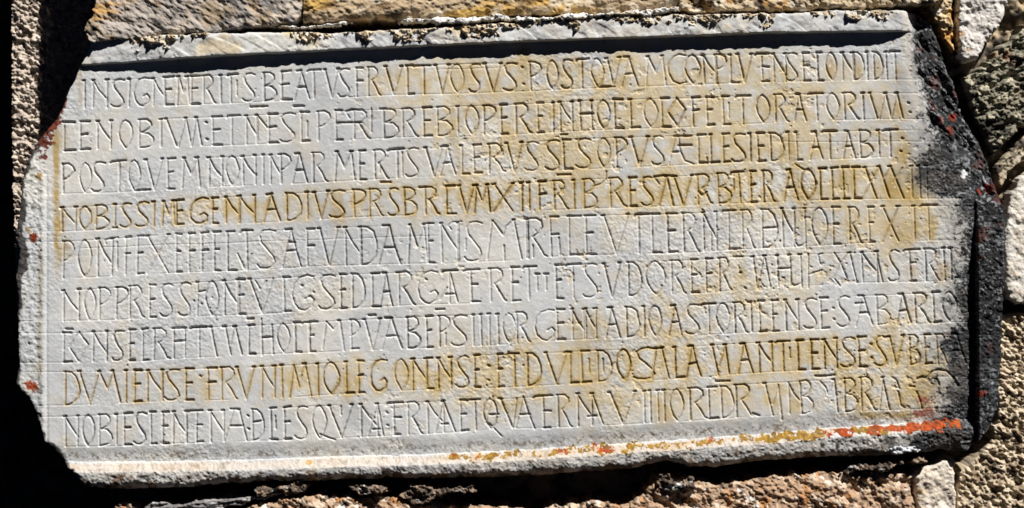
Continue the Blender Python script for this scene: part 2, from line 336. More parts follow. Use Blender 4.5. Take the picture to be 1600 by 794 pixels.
# strokes: V-cut grooves with slightly ragged lips
groove = np.zeros(X.shape, np.float32); near = np.full(X.shape, 99.0, np.float32); rowmap = np.zeros(X.shape, np.int8)
jag = fbm(X, Y, 5, 2, 21) * 0.5
gx0, gy0 = X[0, 0], Y[0, 0]
lip = np.zeros(X.shape, np.float32)
for row, pts, w, kind in strokes():
    xs = [p[0] for p in pts]; ys = [p[1] for p in pts]
    pad = 12
    a = max(0, int(min(xs) - gx0 - pad)); b = min(X.shape[1], int(max(xs) - gx0 + pad) + 1)
    c = max(0, int(min(ys) - gy0 - pad)); d = min(X.shape[0], int(max(ys) - gy0 + pad) + 1)
    if b <= a or d <= c: continue
    xx = X[c:d, a:b]; yy = Y[c:d, a:b]
    dist = np.full(xx.shape, 99.0, np.float32)
    for (px, py), (qx, qy) in zip(pts[:-1], pts[1:]):
        ex, ey = qx - px, qy - py
        t = np.clip(((xx - px) * ex + (yy - py) * ey) / (ex * ex + ey * ey + 1e-6), 0, 1)
        dist = np.minimum(dist, np.hypot(xx - px - t * ex, yy - py - t * ey))
    dd = dist + jag[c:d, a:b]
    g = np.clip(1 - dd / w, 0, 1)
    deep = kind * w * g ** .9
    groove[c:d, a:b] = np.maximum(groove[c:d, a:b], deep)
    m = dist < near[c:d, a:b]
    near[c:d, a:b] = np.where(m, dist, near[c:d, a:b])
    rowmap[c:d, a:b] = np.where(m, row + 1, rowmap[c:d, a:b])

# worn patches, tooling scratches, guide lines
wear = 0.86 + 0.3 * fbm(X, Y, 60, 2, 31)
groove *= np.clip(wear + .06, .7, 1.1)
guide = np.zeros(X.shape, np.float32)
for (cx, cyv), (bx, byv) in zip(CAP, BASE):
    for kx, ky, o in ((cx, cyv, 0.4), (bx, byv, 1.0)):
        yl = np.interp(X[0], kx, ky)[None, :] + o + 0.8 * vn(X[:1] / 90, X[:1] * 0 + o, 5)
        on = sm(0.0, .3, fbm(X, Y * 0.1 + ky[0], 70, 2, 71) + .12)
        guide = np.maximum(guide, np.clip(1 - np.abs(Y - yl) / 1.1, 0, 1) * on)
pitn = fbm(X, Y, 7, 2, 41)
rough_amt = 0.3 + 0.7 * sm(-.1, .5, fbm(X, Y, 150, 2, 43) - .05 + 0.35 * sm(650, 1000, X) * sm(300, 420, Y))
f1, f2, idp = worley(X, Y, 13, 51)
pitz = sm(-.05, .4, fbm(X, Y, 55, 3, 53))
f1 = f1 + .16 * fbm(X, Y, 4, 2, 54)
pits = np.clip(1 - f1 / (.07 + .14 * (idp - .6)), 0, 1) * (idp > .72) * pitz
f1b, _, idb = worley(X, Y, 30, 52)
pits2 = np.clip(1 - f1b / (.05 + .05 * idb), 0, 1) * (idb > .45)
gran = fbm(X, Y, 3.2, 2, 55)
chip = sm(.28, .5, fbm(X, Y, 11, 3, 56, gain=.6)) * sm(-.1, .4, fbm(X, Y, 70, 2, 57))
surf = n_lo * 3.0 + n_md * 0.55 + (n_fi * 0.42 + pitn * .28 + gran * .5) * rough_amt - chip * 1.2 * sm(300, 800, X)
surf -= pits * 1.5 * (.4 + rough_amt) + pits2 * 1.2 * (.2 + .8 * rough_amt) * pitz
surf -= groove + guide * 0.8
for yl, a0, a1 in ((222, 1190, 1480), (378, 100, 700), (225, 690, 760), (111, 640, 800), (119, 660, 800)):
    ln = yl - (X - 1190) * .004 if yl == 222 else yl - (X - 400) * .035
    surf -= np.clip(1 - np.abs(Y - ln - n_md * 1.5) / 1.1, 0, 1) * sm(a0, a0 + 40, X) * (1 - sm(a1 - 40, a1, X)) * .8

# top moulding, bottom moulding, right moulding
top_y = np.interp(X[0], [110,123,200,252,398,652,798,1052,1200,1386,1400], [106,104.5,99.5,95.7,87,74.5,68,59.5,54,51.5,51])[None, :] + n_edge * .35
led_y = np.interp(X[0], [80,110,250,400,540,660,800,1000,1180,1300,1450,1530], [722,723,722,719,714,711,705,692,680,669.5,660,655])[None, :] + n_edge * .4
led_h = np.interp(X[0], [80,400,800,1200,1530], [15,15,15,14,13])[None, :]
rim_h = np.interp(X[0], [100,125,200,260,1382,1400,1416,1428], [3.5,7.5,12,14.4,14.8,11.2,4.8,1.0])[None, :]
in_top = (Y < top_y) & (X < 1430)
z = surf.copy()
rim_r = 1.0 + 0.12 * n_md
edge_soft = np.clip((top_y - Y) / 2.2, 0, 1)
z = np.where(in_top, n_lo * 3 + n_md * 1.1 + n_fi * .35 + gran * .2 + rim_h * edge_soft * rim_r - 1.2 * np.clip(1 - (top_y - Y) / 7, 0, 1) ** 2, z)
z = z - in_top * 1.2 * sm(.18, .5, fbm(X, Y, 16, 4, 85, gain=.65)) * sm(22, 4, top_y - Y) * (X > 160) - in_top * .9 * sm(.3, .5, ridge(X, Y, 34, 2, 86, rot=.5, ax=3))
# the top moulding dies away into the break on the right
tb = np.clip((Y - led_y) / led_h, 0, 1.0)
cav = sm(30, 0, led_y - Y) * (Y <= led_y)
z = z - np.where(Y < led_y, 4.0 * cav + 1.4 * cav * fbm(X, Y, 12, 4, 65, gain=.7), 0)
b_on = (Y > led_y) & (X > 84)
bot = surf - 4 + 11 * sm(-.3, 1.5, tb) / .82 - 4.5 * sm(.0, 1.0, (Y - led_y - led_h) / 30) + gran * .5 + fbm(X, Y, 11, 4, 61, gain=.65) * (1.1 + 1.1 * sm(0.7, 1, tb))
z = np.where(b_on, bot, z)
lowr = sm(0, 16, 17 - D + 5 * fbm(X, Y, 30, 3, 62)) * (Y > led_y + 10) * (X < 1500)
z = z - 11 * lowr ** 2
r_in = 1523 + fbm(Y, X * 0, 60, 2, 63) * 2.0
r_on = (X > r_in) & (Y > 292) & (Y < led_y + 45)
rtop = sm(285, 430, Y - (X - 1523) * -.3 + 14 * n_md)
z = np.where(r_on, surf + (3 + 14 * rtop) * np.clip((X - r_in) / 2.5, 0, 1) + fbm(X, Y, 10, 4, 64, gain=.7) * 3.2 + gran * .8, z)
# bottom right corner: cut back, facing down
cc = (X - 1500) * .66 + (Y - 690) * .75
z = z - np.clip(cc - 22 + n_md * 6, 0, 60) * .95 * (X > 1440) * (Y > 600)
# fractured upper right edge
FR = [(1412,6),(1418,40),(1426,90),(1432,135),(1441,170),(1450,200),(1474,238),(1497,262),(1516,296),(1528,318),(1600,318),(1600,6)]
dF = polydist(X, Y, FR) + fbm(X, Y, 18, 3, 66) * 5
frac = np.clip(dF, 0, 200)
ruf = fbm(X, Y, 16, 4, 67, gain=.62, rot=.9, ax=2.2, ay=.8)
zf = 9 * fbm(X, Y, 62, 3, 70, rot=.95, ax=1.7, gain=.45) * sm(0, 30, frac) - frac * .62 + np.clip(frac - 34, 0, 99) * .35 + ruf * (2 + 9 * sm(0, 14, frac)) + fbm(X, Y, 5, 2, 69) * 1.6 * sm(0, 8, frac)
z = np.where(dF > 0, np.minimum(z, z * 0.2 + zf), z)
# broken left margin
lm = np.interp(Y[:, 0], [60,104,200,260,400,600,700,760], [120,125,92,74,74,74,78,100])[:, None]
lf = np.clip((lm - X) / 50, 0, 1.5)
bead = np.exp(-((X - 66) / 5.0) ** 2) * sm(250, 300, Y) * (1 - sm(690, 715, Y))
z = z - lf * 4.5 + bead * 1.8 + fbm(X, Y, 7, 3, 68) * 1.6 * sm(0, .25, lf) - np.exp(-((X - 73) / 2.2) ** 2) * 1.0 * sm(250, 300, Y) * (1 - sm(690, 715, Y))
# mortar crusts left on the top moulding
crN = fbm(X, Y, 30, 3, 81)
ytop_rel = (top_y - Y) / 46.0
crA = sm(.0, .16, crN + .5 * fbm(X, Y, 12, 3, 84, gain=.7) + (ytop_rel - .66) * 1.3 + .34 * np.exp(-((X - 720) / 110) ** 2) + .12 * np.exp(-((X - 470) / 60) ** 2) + .0 * np.exp(-((X - 590) / 130) ** 2) + .3 * np.exp(-((X - 1085) / 38) ** 2) - .3 * np.exp(-((X - 950) / 60) ** 2)) * in_top * (X > 150) * (Y < top_y - 9)
crA *= (1 - sm(1370, 1410, X)) * sm(-.35, .0, fbm(X, Y, 7, 3, 83, gain=.7))
crust_tex = fbm(X, Y, 10, 4, 82, gain=.75, rot=.4, ax=1.6)
z = z + crA * (2.6 + 8.5 * crust_tex + 2.0 * gran)
# edges roll away into the wall
z = z - 3.5 * np.clip(1 - D / 9, 0, 1) ** 2 - 105 * np.clip(1 - D / 2.6, 0, 1) ** 1.3

# --- colours of the marble, its stains, lichens and crusts
grey = col(.565, .58, .60); white = col(.65, .64, .61); dgrey = col(.42, .44, .475)
ochre = col(.43, .305, .10); tan = col(.60, .49, .305); black = col(.022, .022, .024); crustg = col(.16, .17, .185)
C = np.broadcast_to(grey, X.shape + (3,)).copy()
C = mix(C, white, sm(-.2, .5, fbm(X, Y, 70, 4, 101)))
C = mix(C, dgrey, .45 * sm(.1, .6, fbm(X, Y, 110, 4, 102, rot=.5, ax=2.0)))
C = mix(C, col(.68, .67, .65), .55 * sm(.22, .5, fbm(X, Y, 26, 5, 170, gain=.7)))
C = mix(C, col(.46, .47, .49), .5 * sm(.86, .97, ridge(X, Y, 130, 4, 171, rot=.9, ax=1.6)) * sm(-.1, .4, fbm(X, Y, 120, 2, 172)))
C = mix(C, col(.60, .53, .42), .4 * sm(.1, .5, fbm(X, Y, 48, 5, 173, gain=.65)))
warm = np.zeros(X.shape, np.float32)
for bx, by, rx, ry, s in ((690,130,150,50,.55),(960,140,260,70,.95),(1240,125,130,60,.35),(1060,205,330,60,.8),(1330,180,90,60,.25),(640,205,90,30,.3),
    (1080,295,380,60,.7),(1300,300,160,60,.45),(560,320,330,38,.5),(250,325,190,30,.3),(1400,355,70,40,.75),(1240,430,170,50,.35),(1000,470,260,80,.35),
    (900,580,420,60,.7),(560,590,200,40,.45),(300,605,190,36,.3),(1300,560,200,60,.6),(1400,610,80,50,.85),(1150,620,200,40,.3),(900,650,240,40,.25),(1440,480,60,40,.4)):
    warm += s * np.exp(-((X - bx) / rx) ** 2 - ((Y - by + (X - bx) * .035) / ry) ** 2)
wn_ = fbm(X, Y, 46, 4, 103)
warm = np.clip(warm * (1 + .9 * wn_), 0, 1)
C = mix(C, tan, .85 * sm(.10, 1.0, warm * (.8 + 1.0 * fbm(X, Y, 18, 4, 115, gain=.6))))
vein = sm(.25, .6, fbm(X, Y, 40, 4, 165, rot=1.45, ax=4, gain=.6)) * sm(.1, .6, warm)
C = mix(C, ochre, .45 * vein)
C = mix(C, dgrey, .5 * sm(.2, .6, fbm(X, Y, 30, 4, 166, gain=.6)) * sm(600, 640, X) * sm(740, 690, X) * sm(345, 360, Y) * sm(440, 420, Y))
# ochre film that keeps to the cuts of lines four and eight and to the letters at the right
rows_o = np.isin(rowmap, (4, 8)).astype(np.float32)
halo = .75 * np.exp(-(near / 2.6) ** 2) + .55 * np.exp(-(near / 6.0) ** 2) * sm(-.2, .45, fbm(X, Y, 15, 4, 116, gain=.6))
strong = rows_o * (.8 + .4 * sm(100, 260, X)) * (.95 + .6 * fbm(X, Y, 20, 3, 104))
C = mix(C, ochre, np.clip(halo * strong * .72, 0, .85))
halo2 = np.exp(-(near / 6.0) ** 2) * sm(.2, .8, warm) * .6 * sm(-.3, .4, fbm(X, Y, 22, 2, 105))
C = mix(C, ochre, np.clip(halo2, 0, 1))
yb = np.zeros(X.shape, np.float32)
for bx, by, rx, ry, s in ((1298,105,9,22,.8),(1340,108,10,22,.85),(1372,108,9,20,.9),(1404,112,6,18,.7),(1322,108,10,20,.6),(1380,172,12,18,.7),(1402,170,10,18,.8),(1408,232,14,26,.9),(1418,240,9,26,.7),
    (1398,290,12,26,1.1),(1422,292,10,26,1.4),(1385,290,24,22,.55),(1432,290,6,24,1.4),(1412,365,30,30,.5),(1432,352,7,12,.8),(1460,352,6,14,.9),(1458,370,5,8,.9),(1425,425,10,16,.8),(1468,425,9,20,.7),(1480,430,8,18,.7),
    (1415,620,22,20,.7),(1440,600,24,24,.9),(1446,632,12,14,1.0),(1390,650,60,6,.7),(1350,648,60,6,.5),(1450,590,12,12,.9),(1428,560,12,18,.5),(1440,560,10,20,.6),
    (88,300,5,100,1.2),(86,225,6,30,.8),(91,390,7,40,.5),(125,140,4,34,.6),(98,350,8,16,.7),(100,395,8,16,.5),(100,215,10,20,.5),(62,520,5,60,.5),(64,430,5,50,.4),(103,690,12,16,.35),(106,380,10,14,.4)):
    yb += s * np.exp(-(((X - bx) / rx) ** 2 + ((Y - by) / ry) ** 2) ** 1.5)
yb *= .75 + .5 * fbm(X, Y, 16, 3, 106)
C = mix(C, col(.43, .30, .10), np.clip(yb * .95, 0, .9))
gdirt = sm(.8, 2.6, groove + .5 * fbm(X, Y, 9, 3, 118)) * (.75 + .5 * fbm(X, Y, 40, 3, 119))
C = mix(C, mix(np.broadcast_to(col(.20, .19, .18), C.shape), col(.17, .105, .04), np.clip(rows_o * .9 + sm(.15, .7, warm) * .8, 0, 1)), np.clip(.78 * gdirt, 0, .85))
# dirt specks
C = mix(C, col(.16, .13, .09), .6 * np.clip(pits * 2, 0, 1) * (idp > .86))
C = mix(C, col(.60, .47, .28), .5 * chip * sm(500, 800, X))
spk = fbm(X, Y, 4, 2, 107); spk_zone = sm(-.2, .5, fbm(X, Y, 60, 2, 108))
band_b = np.exp(-((Y - led_y + 10) / 9) ** 2)
C = mix(C, col(.22, .18, .12), .8 * sm(.35, .6, spk + .35 * band_b - .12) * np.clip(band_b + .25 * (Y > led_y + 14), 0, 1))
# sugary crystals of bright marble
C = mix(C, col(.78, .78, .77), .7 * ((f1b < .045) & (idb < .4)).astype(np.float32))
# bottom moulding: cream upper face, shade of down-facing front painted grey, grime below
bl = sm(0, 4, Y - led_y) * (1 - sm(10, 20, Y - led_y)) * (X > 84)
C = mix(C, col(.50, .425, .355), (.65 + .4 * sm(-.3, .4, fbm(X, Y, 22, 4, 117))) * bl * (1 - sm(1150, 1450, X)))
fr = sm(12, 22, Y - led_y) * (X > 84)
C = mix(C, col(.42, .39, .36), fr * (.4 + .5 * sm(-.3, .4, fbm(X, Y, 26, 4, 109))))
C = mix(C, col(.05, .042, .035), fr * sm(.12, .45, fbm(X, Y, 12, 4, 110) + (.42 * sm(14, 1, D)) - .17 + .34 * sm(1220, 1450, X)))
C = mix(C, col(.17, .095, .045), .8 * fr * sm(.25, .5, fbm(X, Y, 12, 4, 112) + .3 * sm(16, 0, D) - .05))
C = mix(C, col(.27, .22, .17), .65 * bl * sm(.12, .42, fbm(X, Y, 7, 4, 167, gain=.7)))
# orange and yellow lichen along the lower ledge
lz = sm(660, 720, X) * (X < 1502) * np.exp(-((Y - led_y - 6) / 7.5) ** 2)
ln1 = fbm(X, Y, 11, 4, 113, gain=.68, rot=-.05, ax=1.3); ln2 = fbm(X, Y, 22, 3, 114)
lich = sm(-.04, .22, ln1 + lz * .6 - .46 + .30 * sm(1080, 1350, X) * lz + .22 * sm(1330, 1400, X) * lz) * (lz > .1)
lich = lich * (1 - .85 * sm(.0, .3, fbm(X, Y, 5, 3, 177, gain=.7) - .25 * sm(1150, 1350, X)))
redp = sm(-.05, .15, ln2 - .3 + .62 * sm(1120, 1420, X) + .6 * sm(1360, 1440, X))
C = mix(C, col(.46, .30, .12), .5 * lz * sm(-.2, .4, fbm(X, Y, 14, 4, 174, gain=.7)))
lcol = (mix(np.broadcast_to(col(.36, .21, .035), C.shape), col(.40, .075, .02), redp))
lcol = mix(lcol, col(.20, .12, .05), .6 * sm(.1, .4, fbm(X, Y, 6, 3, 175, gain=.7)))
lcol = lcol * (.85 + .35 * gran + .3 * n_fi)[..., None]
C = mix(C, lcol, .9 * lich)
def patch(cx, cy, rx, ry, seed, k=1.0):
    q = ((X - cx) / rx) ** 2 + ((Y - cy) / ry) ** 2
    return sm(.05, .3, (1 - q) * k + fbm(X, Y, 8, 4, seed, gain=.75) * 1.5 - .3)
for px, py, rx, ry, sd in ((51,602,11,10,120),(92,158,10,30,121),(76,190,18,26,122),(62,216,22,22,123),(52,372,7,7,124),(66,246,8,5,125)):
    C = mix(C, (col(.15, .035, .018) if py < 300 else col(.36, .06, .014)) * (.9 + .8 * gran)[..., None], patch(px, py, rx * 1.2, ry * 1.2, sd, 1.2))
for px, py, rx, ry, sd in ((483,723,7,4,126),(48,360,8,8,127),(60,275,6,8,128),(1448,645,26,10,129),(1442,625,20,7,131)):
    C = mix(C, col(.42, .26, .05) if px < 500 else col(.30, .045, .012), .8 * patch(px, py, rx, ry, sd))
# black crusts: left flank, right edge
lk = np.interp(Y[:, 0], [60,190,230,300,360,420,480,560,620,700,770], [0,2,9,14,17,18,8,10,5,12,12])[:, None]
left_b = sm(.1, .5, fbm(X, Y, 20, 4, 130) + (lk - D) / 11) * (X < 140)
C = mix(C, col(.035, .03, .03), .95 * left_b * sm(0, 6, lk))
C = mix(C, col(.16, .14, .12), .7 * sm(.3, .5, fbm(X, Y, 12, 4, 132, gain=.65)) * (X < 70) * (X < lm))
bnd = np.interp(Y[:, 0], [0,20,60,100,130,180,190,240,285,305,312,340,400,440,470,500,540,560,590,620,650,700,740],
                [1450,1424,1424,1426,1432,1446,1452,1432,1432,1450,1490,1496,1500,1500,1482,1490,1468,1462,1478,1466,1470,1400,1380])[:, None]
kb = (X - bnd) / 20 + fbm(X, Y, 18, 5, 140, gain=.85) * 2.1
kmask = sm(-.25, .75, kb + .5 * gran) * (X > 1330)
kmask = np.maximum(kmask * (X > 1400), kmask * .7)
cr_col = mix(np.broadcast_to(black, C.shape), crustg, sm(.0, .55, fbm(X, Y, 9, 4, 141, gain=.8) + .3 * gran + .25 * fbm(X, Y, 60, 2, 142)))
cr_col = mix(cr_col, col(.36, .37, .40), .75 * sm(.28, .5, fbm(X, Y, 6, 4, 143, gain=.8, rot=.9, ax=1.8)))
cr_col = cr_col * (1 - .75 * sm(-.15, .35, gran + .5 * n_fi))[..., None]
cr_col = mix(cr_col, col(.30, .31, .33), .6 * sm(.4, .7, vn(X / 3.4, Y / 2.6, 149) + .5 * fbm(X, Y, 20, 3, 178)))
cr_col = mix(cr_col, col(.085, .075, .066), .6 * (dF <= 0) * (X < 1512) * sm(-.2, .3, fbm(X, Y, 26, 4, 148, gain=.7)))
cr_col = mix(cr_col, col(.03, .03, .032), .7 * sm(.0, .4, fbm(X, Y, 22, 4, 146, gain=.7, ax=2.2)))
cr_col = mix(cr_col, col(.09, .03, .022), .6 * sm(.36, .55, fbm(X, Y, 26, 3, 144)))
C = mix(C, col(.25, .24, .225), .6 * sm(-2.2, .3, kb + .6 * fbm(X, Y, 30, 3, 176)) * (X > 1330))
C = mix(C, cr_col, kmask)
z = z + kmask * (dF <= 0) * (X < 1520) * (1.6 * fbm(X, Y, 8, 4, 147, gain=.75, ax=1.8) + .7 * gran)
for px, py, rx, ry, s in ((1438,24,9,4,150),(1472,186,6,9,156),(1530,300,6,8,157),(1487,206,8,12,151),(1548,293,8,9,152),(1533,612,12,8,153),(1495,180,8,8,155)):
    C = mix(C, col(.20, .03, .016), .85 * patch(px, py, rx, ry, s))
C = mix(C, col(.72, .74, .76), patch(1510, 273, 8, 9, 154))
# pale fractured rim beside the black crust, at the top right corner
C = mix(C, col(.62, .58, .53), .8 * np.exp(-((X - bnd + 8) / 7) ** 2) * (Y < 175))
# mortar crust on the top moulding
mc = mix(np.broadcast_to(col(.42, .33, .22), C.shape), col(.58, .50, .38), sm(-.3, .4, fbm(X, Y, 10, 3, 160)))
mc = mix(mc, col(.08, .06, .045), .75 * sm(.26, .48, fbm(X, Y, 13, 4, 161, gain=.6)))
C = mix(C, mc, np.clip(crA * 1.05, 0, 1))
C = mix(C, col(.36, .34, .33), in_top * .22 * sm(.12, .5, fbm(X, Y, 34, 5, 163, gain=.7, rot=.5, ax=1.8)))
C = mix(C, col(.50, .40, .27), in_top * .5 * sm(.15, .4, fbm(X, Y, 24, 4, 164, gain=.7)) * sm(.25, .7, ytop_rel))
yel = in_top * sm(.15, .5, fbm(X, Y, 40, 3, 162) + .35 * ytop_rel - .1) * (X < 800)
C = mix(C, col(.62, .47, .24), .55 * np.clip(yel, 0, 1))

keep = quads(D > 0.0)
Xc = (X[:-1, :-1] + X[1:, 1:]) / 2; Yc = (Y[:-1, :-1] + Y[1:, 1:]) / 2
f_top = in_top[1:, :-1]; f_bot = b_on[:-1, :-1] & ~r_on[:-1, :-1]; f_right = r_on[:-1, :-1]
f_frac = (dF[:-1, :-1] > 0) & ~f_right & ~f_top
f_left = (Xc < lm[:-1] - 1) & ~f_top & ~f_bot & ~f_frac
f_pan = ~(f_top | f_bot | f_right | f_frac | f_left)
grid_mesh("inscribed_panel", X, Y, z, C, keep & f_pan, M_MARBLE, tablet)
tm = grid_mesh("top_moulding", X, Y, z, C, keep & f_top, M_MARBLE, tablet, "grey marble lip crusted with old mortar")
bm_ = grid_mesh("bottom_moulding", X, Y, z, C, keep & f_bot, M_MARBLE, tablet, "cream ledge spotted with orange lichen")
lz_ = lich * (.9 + .5 * gran)
grid_mesh("lichen", X, Y, z - .35 + 1.1 * lz_, mix(C, lcol, sm(.05, .5, lich)), keep & quads(lich > .02), M_CRUST, bm_, "orange and yellow lichen crust")
kq = keep & quads(crA > .25)
on = np.flatnonzero(kq.any(0))
for seg in np.split(on, np.flatnonzero(np.diff(on) > 2) + 1):
    if len(seg) > 14:
        one = np.zeros_like(kq); one[:, seg[0]:seg[-1] + 1] = kq[:, seg[0]:seg[-1] + 1]
        grid_mesh("mortar_crust", X, Y, z - .5 + 1.2 * crA, C, one, M_MORTAR, tm, "beige mortar residue")
grid_mesh("side_moulding", X, Y, z, C, keep & f_right, M_CRUST, tablet, "narrow raised strip covered in black crust")
grid_mesh("broken_edge", X, Y, z, C, keep & f_frac, M_CRUST, tablet, "fractured sloping edge black with lichen")
grid_mesh("side_margin", X, Y, z, C, keep & f_left, M_MARBLE, tablet, "chipped margin with rust red lichen")
del f1, f2, idp, f1b, idb

# ------------------------------------------------------------------ the wall around it
wall = empty("stone_wall", (0.0, 0.0, (CY - 840) * S + EYE),
             "rough rubble stone wall with lime mortar surrounding the carved marble tablet", "wall")

def stone(poly, z0, tilt, relief, colours, seed, name="stone", label=None, step=1.25, edge=10, mat=None, round_=8, jag_=4, pal_cell=30, deep=60):
    p = np.array(poly, np.float32)
    X, Y = field(p[:, 0].min() - 6, p[:, 0].max() + 6, p[:, 1].min() - 6, p[:, 1].max() + 6, step)
    D = polydist(X, Y, poly) + fbm(X, Y, 18, 4, seed + 1, gain=.65) * jag_
    mx_, my_ = p.mean(0)
    z = z0 + tilt[0] * (X - mx_) + tilt[1] * (Y - my_)
    r = np.zeros(X.shape, np.float32)
    for i, (cell, octs, amp, rot, ax, ay, kind) in enumerate(relief):
        f = (ridge if kind == 'r' else fbm)(X, Y, cell, octs, seed + 10 + i * 7, gain=.6, rot=rot, ax=ax, ay=ay)
        r += amp * f
    z = z + r - round_ * np.clip(1 - D / edge, 0, 1) ** 2 - deep * np.clip(1 - D / 4.0, 0, 1) ** 1.2
    C = np.broadcast_to(col(*colours[0]), X.shape + (3,)).copy()
    for i, cdef in enumerate(colours[1:]):
        c, amt, thr = cdef[0], cdef[1], cdef[2]
        cell = cdef[3] if len(cdef) > 3 else pal_cell
        rot = cdef[4] if len(cdef) > 4 else 0
        ax = cdef[5] if len(cdef) > 5 else 1
        C = mix(C, col(*c), amt * sm(thr, thr + .28, fbm(X, Y, cell, 4, seed + 60 + i * 5, gain=.6, rot=rot, ax=ax)))
    return grid_mesh(name, X, Y, z, C, quads(D > 0), mat or M_STONE, wall, label)

# mortar bed behind everything
X, Y = field(-170, 1900, -460, 930, 2.5)
rgt = sm(1440, 1490, X) * (1 - sm(480, 520, Y))
zb = -112 - 100 * sm(240, 120, X) + 62 * rgt + fbm(X, Y, 40, 4, 300) * (14 + 10 * rgt) + fbm(X, Y, 10, 3, 301, gain=.65) * 7 - 160 * sm(-6, -32, X)
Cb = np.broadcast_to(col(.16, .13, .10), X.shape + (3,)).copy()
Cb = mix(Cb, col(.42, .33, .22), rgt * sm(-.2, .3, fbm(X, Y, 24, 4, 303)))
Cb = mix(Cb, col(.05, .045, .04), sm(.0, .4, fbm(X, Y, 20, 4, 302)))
grid_mesh("mortar_bed", X, Y, zb, Cb, np.ones((X.shape[0] - 1, X.shape[1] - 1), bool), M_MORTAR, wall)

SCH = [(70, 3, 5, .1, 2.5, 1, 'f'), (26, 4, 6.0, .55, 2.2, .9, 'f'), (9, 5, 4.6, .75, 1.6, .9, 'f'), (22, 4, 3.2, .5, 2.0, .8, 'r')]
# schist block above, grey, striated
stone([(130,-270),(140,-60),(146,10),(144,24),(131,36),(129,50),(137,62),(139,74),(200,66),(250,60),(330,56),(400,46),(470,42),(500,-120),(500,-270)], 9, (0, .1), SCH,
      [(.38,.34,.31), ((.54,.46,.36), .8, .05, 40), ((.18,.17,.17), .85, .06, 16, .62, 2.4), ((.30,.22,.13), .7, .12, 30), ((.46,.26,.07), .85, .2, 50, .05, 3.5), ((.05,.045,.04), .9, .24, 12, .6, 2.0)],
      400, label="grey striated schist block with a rusty lower edge", round_=7, edge=12, deep=185, jag_=5)
# ochre block above the middle
stone([(476,-120),(470,40),(540,36),(640,33),(740,32),(860,28),(960,26),(1050,20),(1080,-10),(1076,-120)], 7, (0, .15),
      [(70, 3, 8, -.25, 3, 1, 'f'), (22, 4, 6.5, -.35, 3.0, .8, 'f'), (7, 4, 4.0, .3, 1.5, 1, 'f')],
      [(.42,.32,.21), ((.50,.31,.08), .85, .02, 50, -.1, 3), ((.15,.085,.04), .9, .08, 26, -.3, 3.0), ((.60,.52,.40), .8, .15, 18), ((.05,.04,.03), .9, .32, 12, -.3, 2)],
      430, label="ochre and brown banded sandstone block", round_=12, edge=18, deep=70, jag_=5)
# rubble over the right half
stone([(1062,-120),(1060,20),(1100,22),(1200,22),(1300,18),(1400,14),(1450,12),(1482,-4),(1480,-120)], 5, (0, .1),
      [(40, 3, 7, 0, 2, 1, 'f'), (13, 4, 9.0, .3, 1.8, 1, 'f'), (5, 3, 3.4, 0, 1, 1, 'f')],
      [(.46,.37,.25), ((.64,.56,.44), .85, .04, 16), ((.38,.20,.06), .85, .16, 20), ((.045,.035,.03), .9, .14, 13)],
      460, label="yellowish crumbling rubble stone", round_=7, deep=70, jag_=6)
# lime joint between blocks and tablet
def lime_strip(pts, th, seed, zz, label):
    px = [p[0] for p in pts]; py = [p[1] for p in pts]
    X, Y = field(px[0], px[-1], min(py) - th - 12, max(py) + th + 12, 1.0)
    yc = np.interp(X[0], px, py)[None, :]
    d = th * (1 + .6 * fbm(X, Y * .2, 40, 3, seed)) - np.abs(Y - yc) + fbm(X, Y, 14, 4, seed + 1, gain=.7) * 6.0
    d = np.minimum(d, np.minimum(X - px[0], px[-1] - X) * .12)
    z = zz + np.clip(d, 0, 4) * .8 + fbm(X, Y, 12, 4, seed + 2, gain=.65) * 5.5 - 22 * np.clip(1 - d / 2, 0, 1)
    C = np.broadcast_to(col(.74, .73, .71), X.shape + (3,)).copy()
    C = mix(C, col(.55, .46, .34), .85 * sm(.05, .3, fbm(X, Y, 12, 4, seed + 3)))
    C = mix(C, col(.10, .08, .06), .8 * sm(.25, .45, fbm(X, Y, 8, 3, seed + 4)))
    grid_mesh("mortar_joint", X, Y, z, C, quads(d > 0), M_MORTAR, wall, label)
lime_strip([(425,42),(470,45),(520,40),(552,34)], 2.6, 500, 13, "thin white lime joint")
lime_strip([(620,33),(660,33),(700,35),(740,32),(780,28),(806,30)], 5.4, 510, 15, "bright white lime joint")
lime_strip([(790,30),(840,32),(880,28),(940,25),(1000,22),(1070,13)], 5.4, 520, 15, "long white lime joint")

GRIT = [(50, 2, 3, 0, 1, 1, 'f'), (10, 3, 7.5, .6, 1.5, .95, 'f'), (4.2, 2, 6.5, .5, 1.4, 1, 'f')]
# plastered stone on the left, far back
stone([(-25,-420),(175,-420),(175,300),(60,420),(10,480),(-12,520),(-18,420),(-23,200)], -152, (0, 0), GRIT,
      [(.46,.39,.33), ((.60,.52,.44), .85, .0, 12), ((.16,.13,.11), .8, .16, 9)], 530, label="gritty plastered stone sunk behind the tablet's left edge", round_=2, edge=5, jag_=1, deep=130)
